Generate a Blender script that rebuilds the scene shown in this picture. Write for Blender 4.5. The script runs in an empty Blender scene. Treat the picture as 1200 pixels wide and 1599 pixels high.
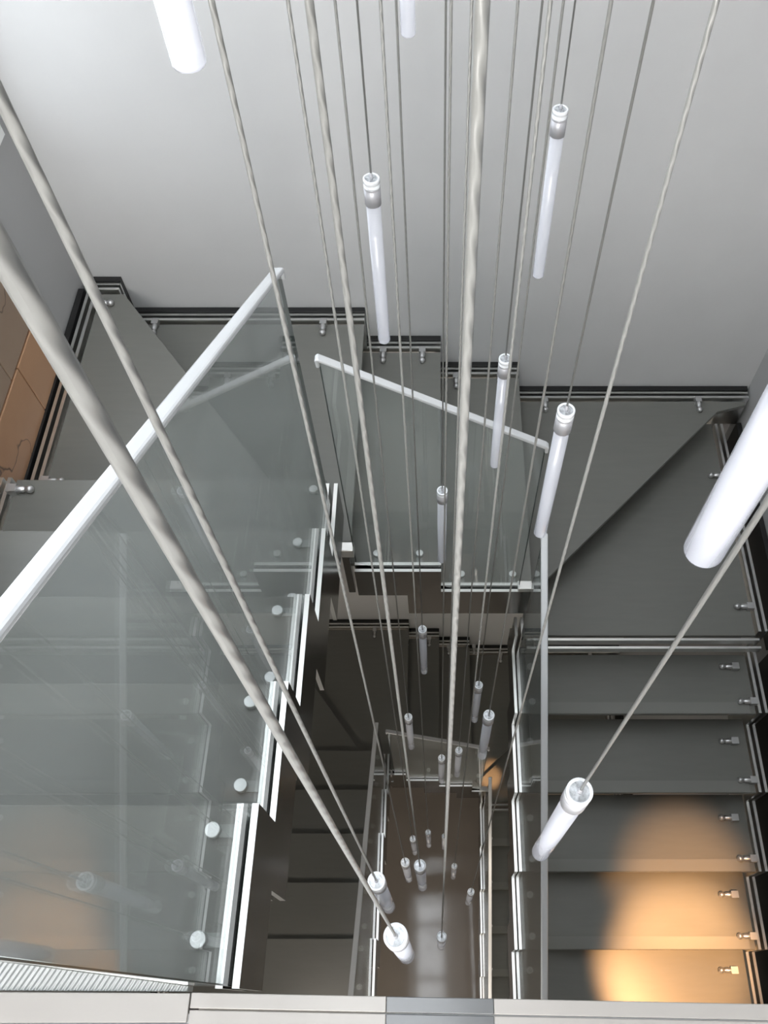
import bpy, math, random
from mathutils import Vector, Matrix
random.seed(4)
C = bpy.context.scene.collection

# ------------------------------------------------------------------ camera
F = 1300.0                     # focal length in pixels of the 1200 x 1599 frame
PX, PY = 685.0, 800.0          # principal point (the photo is cropped off-centre)
TH = math.atan(778.0 / F)      # tilt of the axis away from straight down
ZC = 7.902                     # camera height above the ground floor
cam_d = bpy.data.cameras.new('camera')
cam = bpy.data.objects.new('camera', cam_d); C.objects.link(cam)
cam.location = (0, 0, ZC)
cam.rotation_euler = (TH, 0, 0)
cam_d.sensor_fit = 'AUTO'; cam_d.sensor_width = 36
cam_d.lens = F / 1599 * 36
cam_d.shift_x = -(PX - 600) / 1599
cam_d.clip_start = 0.01; cam_d.clip_end = 60
bpy.context.scene.camera = cam

# ------------------------------------------------------------------ world, exposure
SKY_E = 7.0        # overcast daylight in the skylight panes
WIN_E = 2.0         # daylight in the window of the left wall
FRONT_E = (12.0, .7, 3.0)   # daylight in unseen windows behind the viewer: upper, added middle, added ground storey
w = bpy.data.worlds.new('world'); bpy.context.scene.world = w
w.use_nodes = True
w.node_tree.nodes['Background'].inputs[0].default_value = (0.75, 0.85, 1, 1)
w.node_tree.nodes['Background'].inputs[1].default_value = 0.5
vs = bpy.context.scene.view_settings
vs.view_transform = 'Standard'; vs.look = 'None'; vs.gamma = 1; vs.use_curve_mapping = False
vs.exposure = 0.0

def ray(u, v):
    a = (u - PX) / F; b = (v - PY) / F
    dz = math.cos(TH) + b * math.sin(TH)
    return a / dz, (math.sin(TH) - b * math.cos(TH)) / dz
def at(u, v, Z):               # pixel + depth below the camera -> world point
    x, y = ray(u, v)
    return Vector((x * Z, y * Z, ZC - Z))

# ------------------------------------------------------------------ materials
def mat(name, col, rough=.5, metal=0, bump=0, bscale=30, var=0, vscale=4, stretch=(1, 1, 1), spec=.5, **kw):
    m = bpy.data.materials.new(name); m.use_nodes = True
    nt = m.node_tree; p = nt.nodes['Principled BSDF']
    p.inputs['Base Color'].default_value = (*col, 1)
    p.inputs['Roughness'].default_value = rough
    p.inputs['Metallic'].default_value = metal
    p.inputs['Specular IOR Level'].default_value = spec
    for k, v_ in kw.items():
        p.inputs[k.replace('_', ' ')].default_value = v_
    if var or bump:
        tc = nt.nodes.new('ShaderNodeTexCoord'); mp = nt.nodes.new('ShaderNodeMapping')
        mp.inputs['Scale'].default_value = stretch
        nt.links.new(tc.outputs['Object'], mp.inputs[0])
    if var:
        n = nt.nodes.new('ShaderNodeTexNoise'); n.inputs['Scale'].default_value = vscale; n.inputs['Detail'].default_value = 5
        nt.links.new(mp.outputs[0], n.inputs['Vector'])
        r = nt.nodes.new('ShaderNodeValToRGB')
        r.color_ramp.elements[0].position = .3; r.color_ramp.elements[1].position = .7
        r.color_ramp.elements[0].color = (*[c * (1 - var) for c in col], 1)
        r.color_ramp.elements[1].color = (*[min(1, c * (1 + var)) for c in col], 1)
        nt.links.new(n.outputs['Fac'], r.inputs[0]); nt.links.new(r.outputs[0], p.inputs['Base Color'])
    if bump:
        n2 = nt.nodes.new('ShaderNodeTexNoise'); n2.inputs['Scale'].default_value = bscale; n2.inputs['Detail'].default_value = 3
        nt.links.new(mp.outputs[0], n2.inputs['Vector'])
        bp = nt.nodes.new('ShaderNodeBump'); bp.inputs['Strength'].default_value = bump; bp.inputs['Distance'].default_value = .01
        nt.links.new(n2.outputs['Fac'], bp.inputs['Height']); nt.links.new(bp.outputs[0], p.inputs['Normal'])
    return m

def glass_mat(name, tint, ior=1.5, rough=.0, film=.085):
    m = bpy.data.materials.new(name); m.use_nodes = True
    nt = m.node_tree; nt.nodes.clear()
    o = nt.nodes.new('ShaderNodeOutputMaterial'); mx = nt.nodes.new('ShaderNodeMixShader')
    t = nt.nodes.new('ShaderNodeBsdfTransparent'); t.inputs[0].default_value = (*tint, 1)
    g = nt.nodes.new('ShaderNodeBsdfGlossy'); g.inputs['Roughness'].default_value = rough
    f = nt.nodes.new('ShaderNodeFresnel')
    ge = nt.nodes.new('ShaderNodeNewGeometry'); mr = nt.nodes.new('ShaderNodeMapRange')   # same index on both faces of the sheet
    mr.inputs['To Min'].default_value = ior; mr.inputs['To Max'].default_value = 1 / ior
    nt.links.new(ge.outputs['Backfacing'], mr.inputs['Value']); nt.links.new(mr.outputs[0], f.inputs[0])
    nt.links.new(f.outputs[0], mx.inputs[0]); nt.links.new(t.outputs[0], mx.inputs[1])
    nt.links.new(g.outputs[0], mx.inputs[2])
    d = nt.nodes.new('ShaderNodeBsdfDiffuse'); d.inputs[0].default_value = (.8, .85, .85, 1)      # film of dust and smears, made stronger as a brightening haze
    n = nt.nodes.new('ShaderNodeTexNoise'); n.inputs['Scale'].default_value = 3; n.inputs['Detail'].default_value = 4
    tc = nt.nodes.new('ShaderNodeTexCoord'); nt.links.new(tc.outputs['Object'], n.inputs['Vector'])
    dr = nt.nodes.new('ShaderNodeMapRange'); dr.inputs['From Min'].default_value = .35; dr.inputs['From Max'].default_value = .7
    dr.inputs['To Min'].default_value = film * .6; dr.inputs['To Max'].default_value = film * 1.4
    nt.links.new(n.outputs['Fac'], dr.inputs['Value'])
    m2 = nt.nodes.new('ShaderNodeMixShader'); nt.links.new(dr.outputs[0], m2.inputs[0])
    nt.links.new(mx.outputs[0], m2.inputs[1]); nt.links.new(d.outputs[0], m2.inputs[2]); nt.links.new(m2.outputs[0], o.inputs[0])
    return m

def emit_mat(name, col, s):
    m = bpy.data.materials.new(name); m.use_nodes = True
    p = m.node_tree.nodes['Principled BSDF']
    p.inputs['Base Color'].default_value = (.8, .8, .8, 1)
    p.inputs['Emission Color'].default_value = (*col, 1); p.inputs['Emission Strength'].default_value = s
    return m

def vein_mat(name, a, b):
    m = mat(name, a, rough=.35)
    nt = m.node_tree; p = nt.nodes['Principled BSDF']
    tc = nt.nodes.new('ShaderNodeTexCoord')
    n = nt.nodes.new('ShaderNodeTexNoise'); n.inputs['Scale'].default_value = 3; n.inputs['Detail'].default_value = 6
    nt.links.new(tc.outputs['Object'], n.inputs['Vector'])
    r = nt.nodes.new('ShaderNodeValToRGB')
    e = r.color_ramp.elements; e[0].position = .3; e[0].color = (*b, 1); e[1].position = .7; e[1].color = (*a, 1)
    nt.links.new(n.outputs['Fac'], r.inputs[0])
    n2 = nt.nodes.new('ShaderNodeTexNoise'); n2.inputs['Scale'].default_value = 1.3; n2.inputs['Detail'].default_value = 5
    nt.links.new(tc.outputs['Object'], n2.inputs['Vector'])
    r2 = nt.nodes.new('ShaderNodeValToRGB'); e = r2.color_ramp.elements
    e[0].position = .4965; e[0].color = (0, 0, 0, 1); e[1].position = .5035; e[1].color = (0, 0, 0, 1)
    q = r2.color_ramp.elements.new(.5); q.color = (1, 1, 1, 1)
    nt.links.new(n2.outputs['Fac'], r2.inputs[0])
    mx = nt.nodes.new('ShaderNodeMixRGB'); mx.inputs[2].default_value = (.1, .06, .04, 1)
    nt.links.new(r2.outputs[0], mx.inputs[0]); nt.links.new(r.outputs[0], mx.inputs[1])
    nt.links.new(mx.outputs[0], p.inputs['Base Color'])
    return m

M = {}
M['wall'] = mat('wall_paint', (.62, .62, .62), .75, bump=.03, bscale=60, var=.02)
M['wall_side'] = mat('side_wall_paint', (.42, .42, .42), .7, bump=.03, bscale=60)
M['ceil'] = mat('ceiling_paint', (.8, .8, .8), .8)
M['tread'] = mat('satin_tread_glass', (.17, .17, .155), .3, var=.03, vscale=8, stretch=(1, 6, 1))
M['strip'] = mat('frosted_overlap', (.205, .205, .19), .5)
M['steel'] = mat('polished_steel', (.86, .86, .84), .28, 1)
M['dark_steel'] = mat('dark_steel_face', (.22, .215, .205), .2, 1, bump=.03, bscale=9)  # inner plate faces: their dim reflections are put into the colour
M['rail'] = mat('satin_steel_rail', (.88, .90, .92), .25, .45)
M['black'] = mat('black_gasket', (.012, .012, .012), .5)  # black strip standing in for shade in the gap at the wall
M['glass'] = glass_mat('balustrade_glass', (.93, .955, .95), 1.52)
M['glass_edge'] = mat('dark_glass_edge', (.03, .045, .04), .15)
M['disc'] = mat('satin_bolt', (.85, .86, .86), .35, .6)
M['lugflat'] = mat('grey_lug', (.3, .31, .3), .4, .3)
M['lug'] = mat('cast_lug', (.6, .6, .6), .35, .8)
M['cap'] = mat('brushed_aluminium', (.55, .55, .58), .42, .45)
M['capring'] = mat('clear_cap_ring', (.85, .87, .9), .12, 0, spec=.8)
M['capdisc'] = mat('cap_disc', (.5, .52, .54), .3, .3, var=.5, vscale=160)
M['tube'] = mat('white_acrylic', (.86, .88, .97), .12, 0, Coat_Weight=1.0, Coat_Roughness=.03)
nt = M['tube'].node_tree; mx = nt.nodes.new('ShaderNodeMixShader'); tr = nt.nodes.new('ShaderNodeBsdfTransparent'); mx.inputs[0].default_value = .5
nt.links.new(nt.nodes['Principled BSDF'].outputs[0], mx.inputs[1]); nt.links.new(tr.outputs[0], mx.inputs[2])
nt.links.new(mx.outputs[0], nt.nodes['Material Output'].inputs[0])
M['trim'] = mat('pale_edge_steel', (.40, .38, .36), .35, .1, var=.03, vscale=6)
M['mirror'] = mat('dark_joint_plate', (.14, .145, .15), .15)  # dark reflection of the viewer painted as pieces of the floor edge
M['stone_a'] = vein_mat('peach_stone', (.52, .30, .17), (.42, .23, .13))
M['stone_b'] = vein_mat('brown_stone', (.36, .26, .19), (.30, .21, .15))
M['floor'] = mat('polished_floor', (.20, .18, .16), .07, 0, var=.1, vscale=2)
M['white'] = mat('white_frame', (.9, .9, .9), .4)
M['mullion'] = mat('grey_mullion', (.2, .2, .2), .5)
M['sky'] = emit_mat('skylight_pane', (.90, .95, 1.0), SKY_E)
M['win'] = emit_mat('window_pane', (.84, .92, 1.0), WIN_E)
M['warm'] = emit_mat('warm_lens', (1, .6, .3), 4)

def cable_mat():
    m = mat('wire_rope', (.25, .25, .24), .4, .15)
    nt = m.node_tree; p = nt.nodes['Principled BSDF']
    tc = nt.nodes.new('ShaderNodeTexCoord')
    wv = nt.nodes.new('ShaderNodeTexWave'); wv.wave_type = 'BANDS'; wv.bands_direction = 'DIAGONAL'
    mp = nt.nodes.new('ShaderNodeMapping'); mp.inputs['Scale'].default_value = (90, 90, 40)
    nt.links.new(tc.outputs['Object'], mp.inputs[0]); nt.links.new(mp.outputs[0], wv.inputs['Vector'])
    wv.inputs['Scale'].default_value = 1.0
    bp = nt.nodes.new('ShaderNodeBump'); bp.inputs['Strength'].default_value = .6; bp.inputs['Distance'].default_value = .001
    nt.links.new(wv.outputs['Fac'], bp.inputs['Height']); nt.links.new(bp.outputs[0], p.inputs['Normal'])
    return m
M['cable'] = cable_mat()
def ribbed_mat():
    m = mat('ribbed_antislip', (.62, .64, .63), .35, .6)
    nt = m.node_tree; p = nt.nodes['Principled BSDF']
    tc = nt.nodes.new('ShaderNodeTexCoord')
    mp = nt.nodes.new('ShaderNodeMapping'); mp.inputs['Rotation'].default_value = (0, 0, .5)
    wv = nt.nodes.new('ShaderNodeTexWave'); wv.inputs['Scale'].default_value = 42
    nt.links.new(tc.outputs['Object'], mp.inputs[0]); nt.links.new(mp.outputs[0], wv.inputs['Vector'])
    bp = nt.nodes.new('ShaderNodeBump'); bp.inputs['Strength'].default_value = .8; bp.inputs['Distance'].default_value = .003
    nt.links.new(wv.outputs['Fac'], bp.inputs['Height']); nt.links.new(bp.outputs[0], p.inputs['Normal'])
    return m
M['ribbed'] = ribbed_mat()

# ------------------------------------------------------------------ mesh helper
class MB:
    def __init__(s): s.v = []; s.f = []; s.smooth = []
    def add(s, vs_, fs, sm=False):
        o = len(s.v); s.v += [tuple(q) for q in vs_]
        s.f += [tuple(i + o for i in f) for f in fs]; s.smooth += [sm] * len(fs)
        return s
    def box(s, x0, x1, y0, y1, z0, z1):
        vs_ = [(x, y, z) for x in (x0, x1) for y in (y0, y1) for z in (z0, z1)]
        return s.add(vs_, [(0, 1, 3, 2), (4, 6, 7, 5), (0, 4, 5, 1), (2, 3, 7, 6), (0, 2, 6, 4), (1, 5, 7, 3)])
    def prism(s, poly, axis, a0, a1):
        """poly: 2-D points; axis 'x': (y,z), 'y': (x,z), 'z': (x,y)"""
        def P(p, a): return {'x': (a, p[0], p[1]), 'y': (p[0], a, p[1]), 'z': (p[0], p[1], a)}[axis]
        n = len(poly)
        ar = sum(poly[i][0] * poly[(i + 1) % n][1] - poly[(i + 1) % n][0] * poly[i][1] for i in range(n))
        if (ar < 0) != (axis == 'y'): poly = poly[::-1]
        vs_ = [P(p, a0) for p in poly] + [P(p, a1) for p in poly]
        fs = [tuple(range(n))[::-1], tuple(range(n, 2 * n))] + [(i, (i + 1) % n, n + (i + 1) % n, n + i) for i in range(n)]
        return s.add(vs_, fs)
    def lathe(s, prof, n=24, c=(0, 0, 0), axis='z', caps=True):
        vs_ = []; fs = []
        for r, z in prof:
            for k in range(n):
                t = 2 * math.pi * k / n
                p = (r * math.cos(t), r * math.sin(t), z)
                if axis == 'x': p = (p[2], p[0], p[1])
                if axis == 'y': p = (p[1], p[2], p[0])
                vs_.append((p[0] + c[0], p[1] + c[1], p[2] + c[2]))
        for i in range(len(prof) - 1):
            for k in range(n):
                a = i * n + k; b = i * n + (k + 1) % n
                fs.append((a, b, b + n, a + n))
        s.add(vs_, fs, True)
        if caps:
            m_ = len(prof); o = len(s.v) - len(vs_)
            s.f += [tuple(o + k for k in range(n))[::-1], tuple(o + (m_ - 1) * n + k for k in range(n))]
            s.smooth += [False, False]
        return s
    def mesh(s, name, material):
        me = bpy.data.meshes.new(name); me.from_pydata(s.v, [], s.f); me.update()
        me.polygons.foreach_set('use_smooth', s.smooth)
        me.materials.append(material)
        return me
    def build(s, name, material, parent=None, bevel=0):
        return link(name, s.mesh(name, material), parent, bevel)
def link(name, me, parent=None, bevel=0, loc=None):
    o = bpy.data.objects.new(name, me); C.objects.link(o)
    if loc is not None: o.location = loc
    if parent is not None:
        o.parent = parent
        if loc is None: o.matrix_parent_inverse = Matrix.Translation(-root_loc(parent))
    if bevel:
        b = o.modifiers.new('bevel', 'BEVEL'); b.width = bevel; b.segments = 2; b.limit_method = 'ANGLE'
    return o
def root_loc(o):
    p = Vector((0, 0, 0))
    while o is not None:
        if o.type == 'EMPTY': p += o.location
        elif o.matrix_parent_inverse == Matrix() : p += o.location
        else: p += o.location + o.matrix_parent_inverse.translation
        o = o.parent
    return p
def tag(o, label, cat, group=None):
    o['label'] = label; o['category'] = cat
    if group: o['group'] = group
    return o
def thing(name, label, cat, loc, group=None):
    o = bpy.data.objects.new(name, None); C.objects.link(o); o.location = loc
    o.empty_display_size = .1
    return tag(o, label, cat, group)
def struct(o): o['kind'] = 'structure'; return o

# ------------------------------------------------------------------ the shaft
XL, XR, YF, YN = -1.44, 1.475, 2.54, -1.7
ZTOP = ZC + 2.3
H = .1715                       # riser
FL = 1.385                      # upper floor below the camera
TURN = 19 * H
ZF = ZC - FL                    # upper floor level
struct(MB().box(XL - .2, XR + .2, YF, YF + .2, -.2, ZTOP).build('wall_back', M['wall']))
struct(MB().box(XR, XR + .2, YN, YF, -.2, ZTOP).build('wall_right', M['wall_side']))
# front wall behind the viewer: an unseen window per storey, lower two added for light
fz = [(ZC - 1.05, ZC + .45), (ZF - TURN + .5, ZF - .45), (.5, ZF - TURN - .45)]
fx0, fx1 = -1.25, .45
mb = MB()
mb.box(XL - .2, fx0, YN - .2, YN, -.2, ZTOP); mb.box(fx1, XR + .2, YN - .2, YN, -.2, ZTOP)
lv = [-.2, *fz[2], *fz[1], *fz[0], ZTOP]
for k in range(0, 8, 2): mb.box(fx0, fx1, YN - .2, YN, lv[k], lv[k + 1])
struct(mb.build('wall_front', M['wall']))
for n, ((za, zb), e, col) in enumerate(zip(fz, FRONT_E, ((1, .98, .95), (1, .95, .86), (1, .9, .78)))):
    o = bpy.data.objects.new('window_%d' % (n + 3), None); C.objects.link(o); o.location = (0, YN, za); struct(o)
    mb = MB()
    fm = (fx0 + fx1) / 2
    for x in (fx0 + .03, fm, fx1 - .03): mb.box(x - .03, x + .03, YN - .12, YN + .01, za, zb)
    for xx in ((fx0 + .06, fm - .03), (fm + .03, fx1 - .06)):
        mb.box(*xx, YN - .12, YN + .01, za, za + .06); mb.box(*xx, YN - .12, YN + .01, zb - .06, zb)
    mb.build('window_frame', M['white'], o)  # frame of an unseen window, lower two added for light
    pm = emit_mat('front_window_pane', col, e)
    for xx in ((fx0 + .06, fm - .03), (fm + .03, fx1 - .06)):
        MB().box(*xx, YN - .08, YN - .065, za + .06, zb - .06).build('pane', pm, o)  # pane of an unseen window, lower two added for light
# left wall with the window opening
wy0, wy1, wz0, wz1 = 1.15, 2.47, ZC - 1.71, ZC + .75
mb = MB()
mb.box(XL - .2, XL, YN, wy0, -.2, ZTOP); mb.box(XL - .2, XL, wy1, YF, -.2, ZTOP)
mb.box(XL - .2, XL, wy0, wy1, -.2, wz0); mb.box(XL - .2, XL, wy0, wy1, wz1, ZTOP)
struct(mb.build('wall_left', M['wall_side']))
win = bpy.data.objects.new('window_1', None); C.objects.link(win); win.location = (XL, (wy0 + wy1) / 2, wz0); struct(win)
mb = MB(); fw = .06
mb.box(XL - .1, XL + .015, wy0, wy0 + fw, wz0, wz1); mb.box(XL - .1, XL + .015, wy1 - fw, wy1, wz0, wz1)
mb.box(XL - .1, XL + .015, wy0 + fw, wy1 - fw, wz0, wz0 + fw); mb.box(XL - .1, XL + .015, wy0 + fw, wy1 - fw, wz1 - fw, wz1)
ym = (wy0 + wy1) / 2
mb.box(XL - .1, XL, ym - .025, ym + .025, wz0 + fw, wz1 - fw)
mb.build('window_frame', M['white'], win)
for a, b in ((wy0 + fw, ym - .025), (ym + .025, wy1 - fw)):
    MB().box(XL - .07, XL - .055, a, b, wz0 + fw, wz1 - fw).build('pane', M['win'], win)

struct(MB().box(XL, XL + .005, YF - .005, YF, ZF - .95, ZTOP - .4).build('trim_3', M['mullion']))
# ceiling with skylight
sx0, sx1, sy0, sy1 = -1.3, .15, -.4, 2.35
mb = MB()
mb.box(XL - .2, XR + .2, YN - .2, sy0, ZTOP, ZTOP + .2); mb.box(XL - .2, XR + .2, sy1, YF + .2, ZTOP, ZTOP + .2)
mb.box(XL - .2, sx0, sy0, sy1, ZTOP, ZTOP + .2); mb.box(sx1, XR + .2, sy0, sy1, ZTOP, ZTOP + .2)
ceil = struct(mb.build('ceiling', M['ceil']))
skl = bpy.data.objects.new('window_2', None); C.objects.link(skl); skl.location = (0, .75, ZTOP + .1); struct(skl)
nx, ny = 2, 3
dx = (sx1 - sx0) / nx; dy = (sy1 - sy0) / ny
mb = MB()
for i in range(nx + 1): x = sx0 + i * dx; mb.box(x - .04, x + .04, sy0, sy1, ZTOP + .05, ZTOP + .15)
for j in range(ny + 1):
    y = sy0 + j * dy
    for i in range(nx): mb.box(sx0 + i * dx + .04, sx0 + (i + 1) * dx - .04, y - .04, y + .04, ZTOP + .055, ZTOP + .15)
mb.build('skylight_frame', M['mullion'], skl)
for i in range(nx):
    for j in range(ny):
        MB().box(sx0 + i * dx + .04, sx0 + (i + 1) * dx - .04, sy0 + j * dy + .04, sy0 + (j + 1) * dy - .04, ZTOP + .1, ZTOP + .115).build('pane', M['sky'], skl)

# floors: ground floor, landing of each level
struct(MB().box(XL, XR, YN, YF, -.2, 0).build('floor', M['floor']))
for lev, nm in ((0, 'floor_upper'), (1, 'floor_middle')):
    z = ZF - lev * TURN
    mb = MB().box(XL, XR if lev == 0 else .30, YN, -.004 if lev == 0 else .02, z - .2, z - .002)
    if lev: mb.box(.30, XR, YN, -.66, z - .2, z - .002)
    struct(mb.build(nm, M['wall']))

# stone slabs on the left wall beside the winder, two courses with a joint
sp = bpy.data.objects.new('trim_1', None); C.objects.link(sp); sp.location = (XL, 1.7, ZC - 2.6); struct(sp)
for z0, z1, cuts, mm in ((ZC - 2.62, ZC - 2.165, (1.30, 1.862, 2.19), 'stone_a'), (ZC - 2.155, ZC - 1.76, (1.30, 1.80, 2.17), 'stone_b')):
    for a, b in zip(cuts, cuts[1:]):
        MB().box(XL, XL + .018, a + .002, b - .002, z0, z1).build('stone_slab', M[mm], sp, .003)

# ------------------------------------------------------------------ staircase pieces
PT = .012                       # plate thickness
GAP = .015
def zigzag(segs, th=.12, tv=.19, up=.014, dirn=1):
    """segs: list of (s0, s1, z) going down along s (s increasing when dirn=1)"""
    top = []; bot = []
    for s0, s1, z in segs:
        top += [(s0, z + up), (s1, z + up)]
        bot += [(s0 - dirn * th, z - tv), (s1 - dirn * th, z - tv)]
    s00 = segs[0][0]
    bot[0] = (s00, bot[0][1])
    bot[-1] = (bot[-1][0] + dirn * th, bot[-1][1])
    return top + bot[::-1]
def plates(parent, segs, axis, c, dirn=1, far=None, **kw):
    """pair of zig-zag steel plates with a slot between them; far = coordinate of a black gasket towards the wall"""
    poly = zigzag(segs, dirn=dirn, **kw)
    for o in (-1, 1):
        _last = MB().prism(poly, axis, c + o * (GAP + PT) / 2 - PT / 2, c + o * (GAP + PT) / 2 + PT / 2).build('stringer_plate', M['steel'], parent)
        me = _last.data
        me.materials.append(M['dark_steel'])
        for q in ((0, 1) if far is None else ()): me.polygons[q].material_index = 1
    if far is not None:
        a, b = sorted(far)
        pg = zigzag(segs, up=.022, tv=.2, dirn=dirn)
        MB().prism(pg, axis, a, b).build('wall_gasket', M['black'], parent)

lug_me = {}
def lug_mesh(kind):
    if kind not in lug_me:
        mb = MB()
        if kind == 'disc':       # flat lug on the tread, points along +x from the plate, bolt disc on top
            mb.box(0, .042, -.011, .011, 0, .006)
            lug_me[kind] = mb.mesh('bracket', M['lugflat'])
            lug_me['bolt'] = MB().lathe([(.014, .0062), (.014, .016), (.0125, .018)], 18, (.036, 0, 0)).mesh('bolt_disc', M['disc'])
        else:                    # round stand-off rod with ball end
            mb.lathe([(.011, 0), (.011, .05), (.008, .054), (.008, .06), (.012, .064), (.013, .072), (.009, .080), (.001, .082)], 14, (0, 0, .014), 'x')
            mb.box(0, .03, -.014, .014, 0, .026)
            lug_me[kind] = mb.mesh('bracket', M['lug'])
    return lug_me[kind]
def bracket(parent, kind, p, rz):
    o = link('bracket', lug_mesh(kind), parent, loc=Vector(p) - parent.location)
    o.rotation_euler = (0, 0, rz)
    if kind == 'disc': link('bolt_disc', lug_me['bolt'], o, loc=(0, 0, 0))
PI = math.pi

def tread(parent, poly, z, strip=None):
    t = MB().prism(poly, 'z', z - .022, z).build('tread', M['tread'], parent, .002)
    if strip:
        MB().box(*strip, z + .0003, z + .002).build('nosing_band', M['strip'], t)
    return t

TY = [.03, .317, .604, .890, 1.177, 1.463]         # nosings of the left flight
RY = [1.345, 1.07, .785, .50, .219, -.07, -.36, -.645]
IX, IXR, IY = -.340, .340, 1.405                   # slots of the inner stringers
OXL, OXR, OY = -1.385, 1.365, 2.492                # outer stringers
BXS = [[-.31, .01, .365], [-.225, .005, .245]]      # nosings of the back flights

def turn(lev, words):
    z0 = ZF - lev * TURN
    L = lambda k: z0 - k * H
    BX = BXS[lev]
    # ---- left flight
    fl = thing('stair_flight', words[0], 'stairs', (-.86, .1, L(6)), 'flights of the glass and steel staircase')
    for k in range(5):
        tread(fl, [(OXL + .03, TY[k] - .03 if k else TY[k] + .004), (OXL + .03, TY[k + 1]), (IX - .021, TY[k + 1]), (IX - .021, TY[k] - .03 if k else TY[k] + .004)], L(k + 1))
        for yy in (TY[k] + .07, TY[k + 1] - .045):
            bracket(fl, 'disc', (IX - .021, yy, L(k + 1)), PI)
            bracket(fl, 'rod', (OXL + .018, yy, L(k + 1)), 0)
    segs = [(TY[k], TY[k + 1], L(k + 1)) for k in range(5)]
    plates(fl, segs[:-1] + [(TY[4], 1.44, L(5))], 'x', IX)
    plates(fl, segs, 'x', OXL, far=(XL + .003, XL + .026))
    # ---- back flight with the two winders on either side
    fb = thing('stair_flight', words[1], 'stairs', (0, 2.0, L(11)), 'flights of the glass and steel staircase')
    yo, yi = OY - .03, IY + .021
    plates(fb, [(1.466, 2.470, L(6))], 'x', OXL, far=(XL + .003, XL + .026))
    plates(fb, [(2.45, RY[0] + .02, L(11))], 'x', OXR, dirn=-1, far=(XR - .026, XR - .003))
    tread(fb, [(OXL + .03, 1.468), (OXL + .03, yo), (-1.26, yo), (-.50, 1.468)], L(6))
    tread(fb, [(OXL + .03, yo), (BX[0], yo), (BX[0], yi), (IX - .021, yi), (IX - .021, 1.44), (-.75, 1.44), (OXL + .03, yo - .20)], L(7))
    tread(fb, [(BX[0] - .03, yo), (BX[1], yo), (BX[1], yi), (BX[0] - .03, yi)], L(8))
    tread(fb, [(BX[1] - .03, yo), (BX[2], yo), (BX[2], yi), (BX[1] - .03, yi)], L(9))
    tread(fb, [(BX[2] - .03, yo), (XR - .03, yo), (XR - .03, yo - .02), (OXR - .06, yo - .06), (BX[2] + .02, yi + .04), (BX[2] - .03, yi)], L(10))
    tread(fb, [(BX[2] + .01, yi + .10), (OXR - .17, yo - .002), (OXR - .03, yo - .002), (OXR - .03, 1.352), (IXR + .021, 1.352), (IXR + .021, yi + .02)], L(11))
    segs = [(-.355, BX[0], L(7)), (BX[0], BX[1], L(8)), (BX[1], BX[2], L(9)), (BX[2], .40, L(10))]
    if lev == 0: plates(fb, segs[1:3], 'y', IY, th=.13)
    else: plates(fb, [(-.318, BX[0], L(7)), segs[1], segs[2], (BX[2], .318, L(10))], 'y', IY, th=.11)
    segs = [(XL + .04, -1.28, L(6)), (-1.28, BX[0], L(7)), (BX[0], BX[1], L(8)), (BX[1], BX[2], L(9)), (BX[2], XR - .012, L(10))]
    plates(fb, segs, 'y', OY, far=(YF - .026, YF - .003))
    for x, k in ((-.23, 8), (-.07, 8), (.09, 9), (.29, 9)):
        bracket(fb, 'disc', (x, IY + .021, L(k)), PI / 2)
    for x, k in ((-1.18, 7), (-.48, 7), (-.24, 8), (-.07, 8), (.08, 9), (.28, 9), (.50, 10), (1.22, 10)):
        bracket(fb, 'rod', (x, OY - .018, L(k)), -PI / 2)
    for y in (1.56, 2.40):
        bracket(fb, 'rod', (OXL + .018, y, L(6)), 0)
    bracket(fb, 'rod', (OXR - .018, 2.15, L(11)), PI)
    bracket(fb, 'rod', (OXR - .018, 1.48, L(11)), PI)
    # ---- right flight coming back towards the viewer
    fr = thing('stair_flight', words[2], 'stairs', (.85, .4, L(19)), 'flights of the glass and steel staircase')
    for k in range(7):
        z = L(12 + k)
        ya = RY[k] + (.03 if k else -.012); yb = RY[k + 1]
        tread(fr, [(IXR + .021, ya), (OXR - .026, ya), (OXR - .026, yb), (IXR + .021, yb)], z,
              (IXR + .03, OXR - .05, yb + .003, yb + .05))
        for j, yy in enumerate((RY[k] - .07, RY[k + 1] + .05)):
            bracket(fr, 'disc', (IXR + .021, yy, z), 0)
            bracket(fr, 'rod', (OXR - .018 - .05 * (1 - j), yy, z), PI)
    for y in (1.332, 1.296):                        # twin bars across the head of the flight
        MB().box(IXR + .03, OXR - .02, y - .005, y + .005, L(11) - .03, L(11) + .008).build('cross_bar', M['steel'], fr)
    segs = [(RY[k], RY[k + 1], L(12 + k)) for k in range(7)]
    plates(fr, [(1.43, RY[0], L(11))] + segs, 'x', IXR, dirn=-1)
    plates(fr, segs, 'x', OXR, dirn=-1, far=(XR - .026, XR - .003))
    # ---- balustrades: glass sheet, edge lines, cap rail
    SL = .602
    def bal(label, axis, c, s0, s1, r0, slope, drop, loc, dirn):
        b = thing('glass_balustrade', label, 'balustrade', loc, 'glass balustrades of the staircase')
        zt = lambda s: z0 + FL - r0 - slope * abs(s - s0)
        poly = [(s0, zt(s0)), (s1, zt(s1)), (s1, zt(s1) - drop), (s0, zt(s0) - drop)]
        MB().prism(poly, axis, c - .004, c + .004).build('glass_sheet', M['glass'], b)
        d = .002 if s1 > s0 else -.002
        for s, sg in ((s0, -1), (s1, 1)):
            e = [(s, zt(s)), (s + sg * d, zt(s)), (s + sg * d, zt(s) - drop), (s, zt(s) - drop)]
            MB().prism(e, axis, c - .004, c + .004).build('glass_edge', M['glass_edge'], b)
        # cap rail with rounded, turned-down ends
        dd = 1 if s1 > s0 else -1
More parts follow.
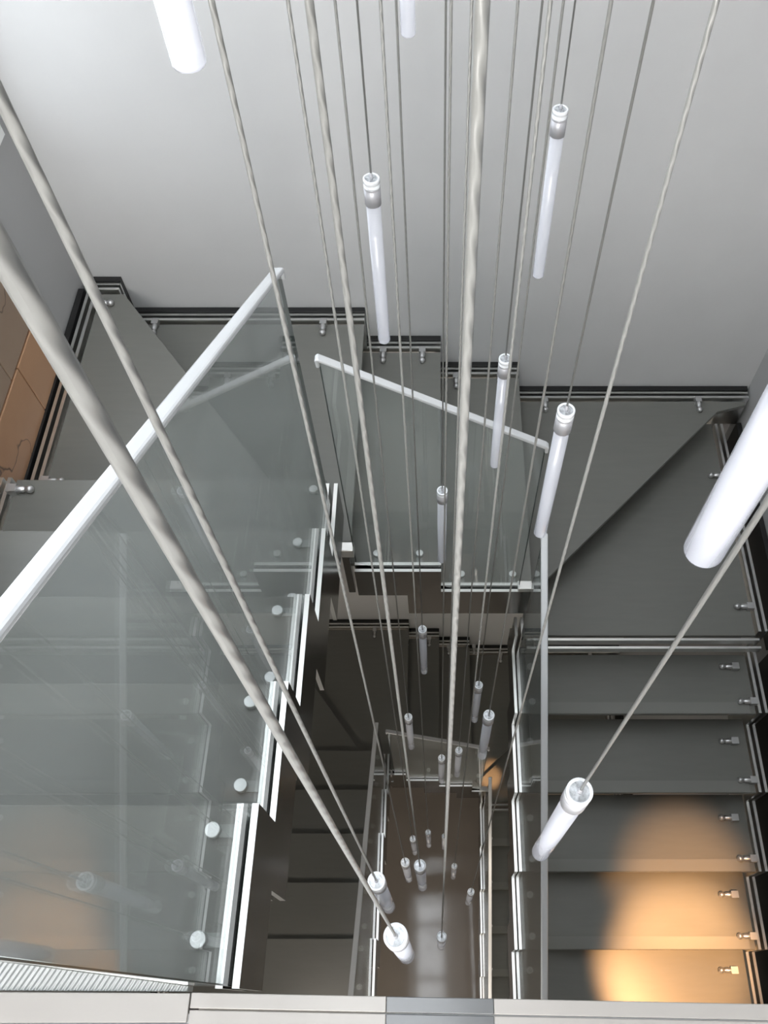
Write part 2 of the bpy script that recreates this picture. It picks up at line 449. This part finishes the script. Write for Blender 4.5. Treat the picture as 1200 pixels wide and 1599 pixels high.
        top = [(s0 - dd * .010, zt(s0) - .022), (s0 - dd * .012, zt(s0) + .004), (s0 - dd * .004, zt(s0) + .012)]
        top += [(s1 + dd * .003, zt(s1) + .012), (s1 + dd * .011, zt(s1) + .004), (s1 + dd * .011, zt(s1) - .022)]
        lo = [(s1, zt(s1) - .022), (s1, zt(s1) - .002), (s0, zt(s0) - .002), (s0, zt(s0) - .022)]
        MB().prism(top + lo, axis, c - .0115, c + .0115).build('cap_rail', M['rail'], b, .004)
        return b
    bal(words[3], 'x', IX, .035, 1.345, .465, .605, 1.10, (IX, .1, L(6)), 1)
    bb = bal(words[4], 'y', IY, -.300, .310, 1.600, .618, 1.10, (0, IY, L(9)), 1)
    for x0, x1, k in ((-.345, -.300 if lev == 0 else -.319, 7.2), (.305, .36, 9 + lev)):
        MB().box(x0, x1, IY - .02, IY + .016, L(k) + (.0145 if k >= 9 else -.012), L(k) + .04).build('corner_clamp', M['steel'], bb, .003)
    MB().box(IX - .006, -.320, IY - .016, IY + .016, L(9), L(7.2) - .013).build('corner_post', M['dark_steel'], bb, .002)
    bal(words[5], 'x', IXR, 1.305, -.62, 2.335, .602, 1.10, (IXR, .3, L(18)), -1)

turn(0, ['upper left flight descending away from the viewer behind a tall glass balustrade',
         'upper back flight along the far wall with diagonal winder treads at both corners',
         'upper right flight coming down towards the viewer, with warm light pooling on its treads',
         'upper left glass balustrade with a long bright sloping cap rail running off the left edge',
         'upper back glass balustrade with a short white cap rail sloping down to the right',
         'upper right glass balustrade seen nearly edge on beside the warm-lit treads'])
turn(1, ['lower left flight, dim grey treads seen deep in the well',
         'lower back flight, dark stepped treads seen deep in the well',
         'lower right flight, barely lit at the bottom of the well',
         'lower left glass balustrade, seen deep in the dark well',
         'lower back glass balustrade, above the thin stepped bars deep in the well',
         'lower right glass balustrade at the bottom of the dark well'])

# ------------------------------------------------------------------ edge of the upper floor, right below the viewer
ed = bpy.data.objects.new('trim_2', None); C.objects.link(ed); ed.location = (0, 0, ZF); struct(ed)
def strip(x0, x1, y0a, y0b, y1a, y1b, za, zb, m, name, bev=.001):
    return MB().prism([(x0, y0a), (x1, y0b), (x1, y1b), (x0, y1a)], 'z', za, zb).build(name, m, ed, bev)
yt = lambda x: .021 - .0175 * (x + .30)           # slightly skewed front edge
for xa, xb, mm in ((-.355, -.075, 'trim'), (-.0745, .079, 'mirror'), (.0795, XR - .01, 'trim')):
    strip(xa, xb, yt(xa) - .0195, yt(xb) - .0195, yt(xa), yt(xb), ZF - .06, ZF + .003, M[mm], 'edge_plate')  # middle piece stands in for the viewer's dark reflection
    strip(xa, xb, -.09, -.09, yt(xa) - .0215, yt(xb) - .0215, ZF - .02, ZF + .002, M[mm], 'floor_plate')  # middle piece stands in for the viewer's dark reflection
strip(XL + .01, -.357, -.018, -.015, .026, .021, ZF - .06, ZF + .003, M['trim'], 'edge_plate')
strip(XL + .01, -.357, -.12, -.12, -.020, -.017, ZF - .02, ZF + .004, M['white'], 'floor_plate')
strip(XL + .01, -.362, .028, .023, .15, .030, ZF - .03, ZF - .001, M['ribbed'], 'antislip_strip')
strip(XL + .01, -.362, .151, .031, .159, .036, ZF - .035, ZF + .002, M['steel'], 'antislip_lip')

# ------------------------------------------------------------------ lamps
def downlight(x, y, z, power, size, blend, aim=(0, 0, -1), col=(1, .52, .22), label='', soft=.03):
    t = thing('downlight', label, 'lamp', (x, y, z))
    MB().lathe([(.045, 0), (.045, -.012), (.036, -.014), (.034, -.004)], 24, (x, y, z), caps=False).build('bezel', M['white'], t)
    MB().lathe([(.034, -.003), (.034, -.005)], 24, (x, y, z)).build('lens', M['warm'], t)
    l = bpy.data.lights.new('downlight_beam', 'SPOT'); l.energy = power; l.spot_size = size; l.spot_blend = blend
    l.color = col; l.shadow_soft_size = soft
    o = bpy.data.objects.new('downlight_beam', l); C.objects.link(o); o.parent = t; o.location = (0, 0, -.03)
    o.rotation_euler = Vector(aim).to_track_quat('-Z', 'Y').to_euler()
downlight(1.02, -.12, ZF - .2, 760, math.radians(18.5), .75, (.01, .12, -1), label='warm downlight under the upper floor above the right flight')

downlight(1.04, -.26, ZF - .2, 420, math.radians(17), .9, (.0, .33, -1), label='warm downlight set further back under the upper floor, aimed up the right flight')
downlight(-.85, -.30, ZF - .2, 75, math.radians(75), .6, (0, .42, -1), (1, .9, .78), label='downlight under the upper floor above the lower left flight', soft=.15)  # unseen fill lamp, added to light the lower left treads
downlight(0, -.45, ZF - TURN - .2, 60, math.radians(80), .6, (0, .5, -1), (1, .86, .7), label='downlight under the middle floor lighting the ground floor')  # fill lamp added out of view to brighten the ground floor
_p = Vector((.46, 1.60, ZF - 11 * H - .03))
downlight(*_p, 420, math.radians(3.4), .5, Vector((.40, 1.54, ZC - 6.38)) - _p, label='small warm downlight under the upper right winder')  # unseen narrow spot, added to cast a warm patch on the lower winder

# pendants: (pixel x, pixel y, depth of the cap top below the camera, label)
PEND = [
 (580, 278, .92, 'pendant lamp with white tube, nearest above the stepped bars at the far wall'),
 (876, 170, .92, 'pendant lamp with white tube, uppermost of those whose cap shows'),
 (790, 560, 1.34, 'short-looking pendant lamp crossing the right end of the back cap rail'),
 (885, 640, 1.05, 'pendant lamp hanging in front of the right winder, crossed by a cable'),
 (691, 766, 1.87, 'slim pendant lamp hanging in front of the middle of the back balustrade'),
 (660, 983, 2.55, 'clear grey pendant lamp just below the back balustrade'),
 (748, 1070, 2.75, 'thin grey pendant lamp beside a brighter thicker one in the well'),
 (764, 1117, 2.10, 'grey pendant lamp with a bright white cap right of the well centre'),
 (638, 1120, 2.95, 'dim pendant lamp left of the well centre with a dark tube'),
 (906, 1236, .91, 'large mauve-white pendant lamp in front of the right flight'),
 (588, 1376, 1.46, 'clear pendant lamp above left of the nearest bottom one, deep in the well'),
 (618, 1462, 1.10, 'pendant lamp with a large round cap just above the white floor edge'),
 (656, 1352, 2.15, 'pendant lamp seen from above as a bright small round cap, deep in the well'),
 (633, 1347, 2.85, 'pendant lamp seen as a dim small cap left of a brighter cap'),
 (690, 1463, 2.62, 'pendant lamp at the end of the thick middle cable, low in the well'),
 (736, 1393, 3.7, 'tiny dim pendant lamp low right in the well'),
 (710, 1353, 4.4, 'tiny dim pendant lamp right of the thick middle cable, low in the well'),
 (645, 1310, 4.0, 'tiny pendant lamp just above the bright small round cap'),
 (669, 1300, 4.4, 'faintest tiny pendant lamp left of the thick middle cable'),
 (690, 1184, 3.4, 'small dim pendant lamp left of the thick middle cable, above the stepped bars'),
 (717, 1172, 3.3, 'small pendant lamp touching the thick middle cable on its right'),
 (694, 1306, 5.0, 'deepest pendant lamp, almost hidden behind the thick middle cable'),
]
R_T, R_C, LEN, CAPL = .0128, .0145, .40, .052
me_tube = MB().lathe([(R_T, -CAPL + .004), (R_T, -LEN + .004), (R_T - .0012, -LEN + .001), (R_T - .004, -LEN)], 32).mesh('tube', M['tube'])
me_cap = MB().lathe([(R_C, -.016), (R_C, -.019), (R_C - .0008, -.0195), (R_C - .0008, -.021), (R_C, -.0215), (R_C, -CAPL), (R_T, -CAPL)], 32).mesh('cap', M['cap'])
me_ring = MB().lathe([(R_C, -.0155), (R_C, -.011), (R_C - .001, -.010), (R_C - .001, -.0085), (R_C, -.008), (R_C, -.0008), (R_C - .0008, 0), (R_C - .0032, 0), (R_C - .0036, -.0015)], 32, caps=False).mesh('cap_ring', M['capring'])
mb = MB().lathe([(R_C - .0035, -.004), (R_C - .0035, -.0015)], 28)
for k in range(8):
    t = k * PI / 4; mb.lathe([(.0012, -.0015), (.0012, -.0004)], 8, (.0075 * math.cos(t), .0075 * math.sin(t), 0))
me_disc = mb.mesh('cap_disc', M['capdisc'])
me_gland = MB().lathe([(.0032, -.0015), (.0032, .004), (.0022, .007), (.0022, .010)], 12).mesh('cable_gland', M['cap'])
def pendant(p, label):
    t = thing('pendant_lamp', label, 'pendant lamp', p, 'pendant lamps hanging in the stairwell')
    link('tube', me_tube, t, loc=(0, 0, 0))
    c = link('cap', me_cap, t, loc=(0, 0, 0))
    link('cap_ring', me_ring, c, loc=(0, 0, 0)); link('cap_disc', me_disc, c, loc=(0, 0, 0)); link('cable_gland', me_gland, c, loc=(0, 0, 0))
    h = ZTOP + .05 - p[2]
    link('cable', MB().lathe([(.0017, .002), (.0017, h)], 10).mesh('cable', M['cable']), t, loc=(0, 0, 0))
for u, v, Z, lab in PEND:
    pendant(at(u, v, Z), lab)
for u, v, Zb, lab in ((297, 103, .345, 'big white pendant lamp cut by the top left edge of the picture'),
                      (638, 55, .78, 'white pendant lamp whose lower end just dips in at the top edge'),
                      (1097, 864, .47, 'biggest white pendant lamp, running off the right edge of the picture')):
    pendant(at(u, v, Zb) + Vector((0, 0, LEN)), lab)
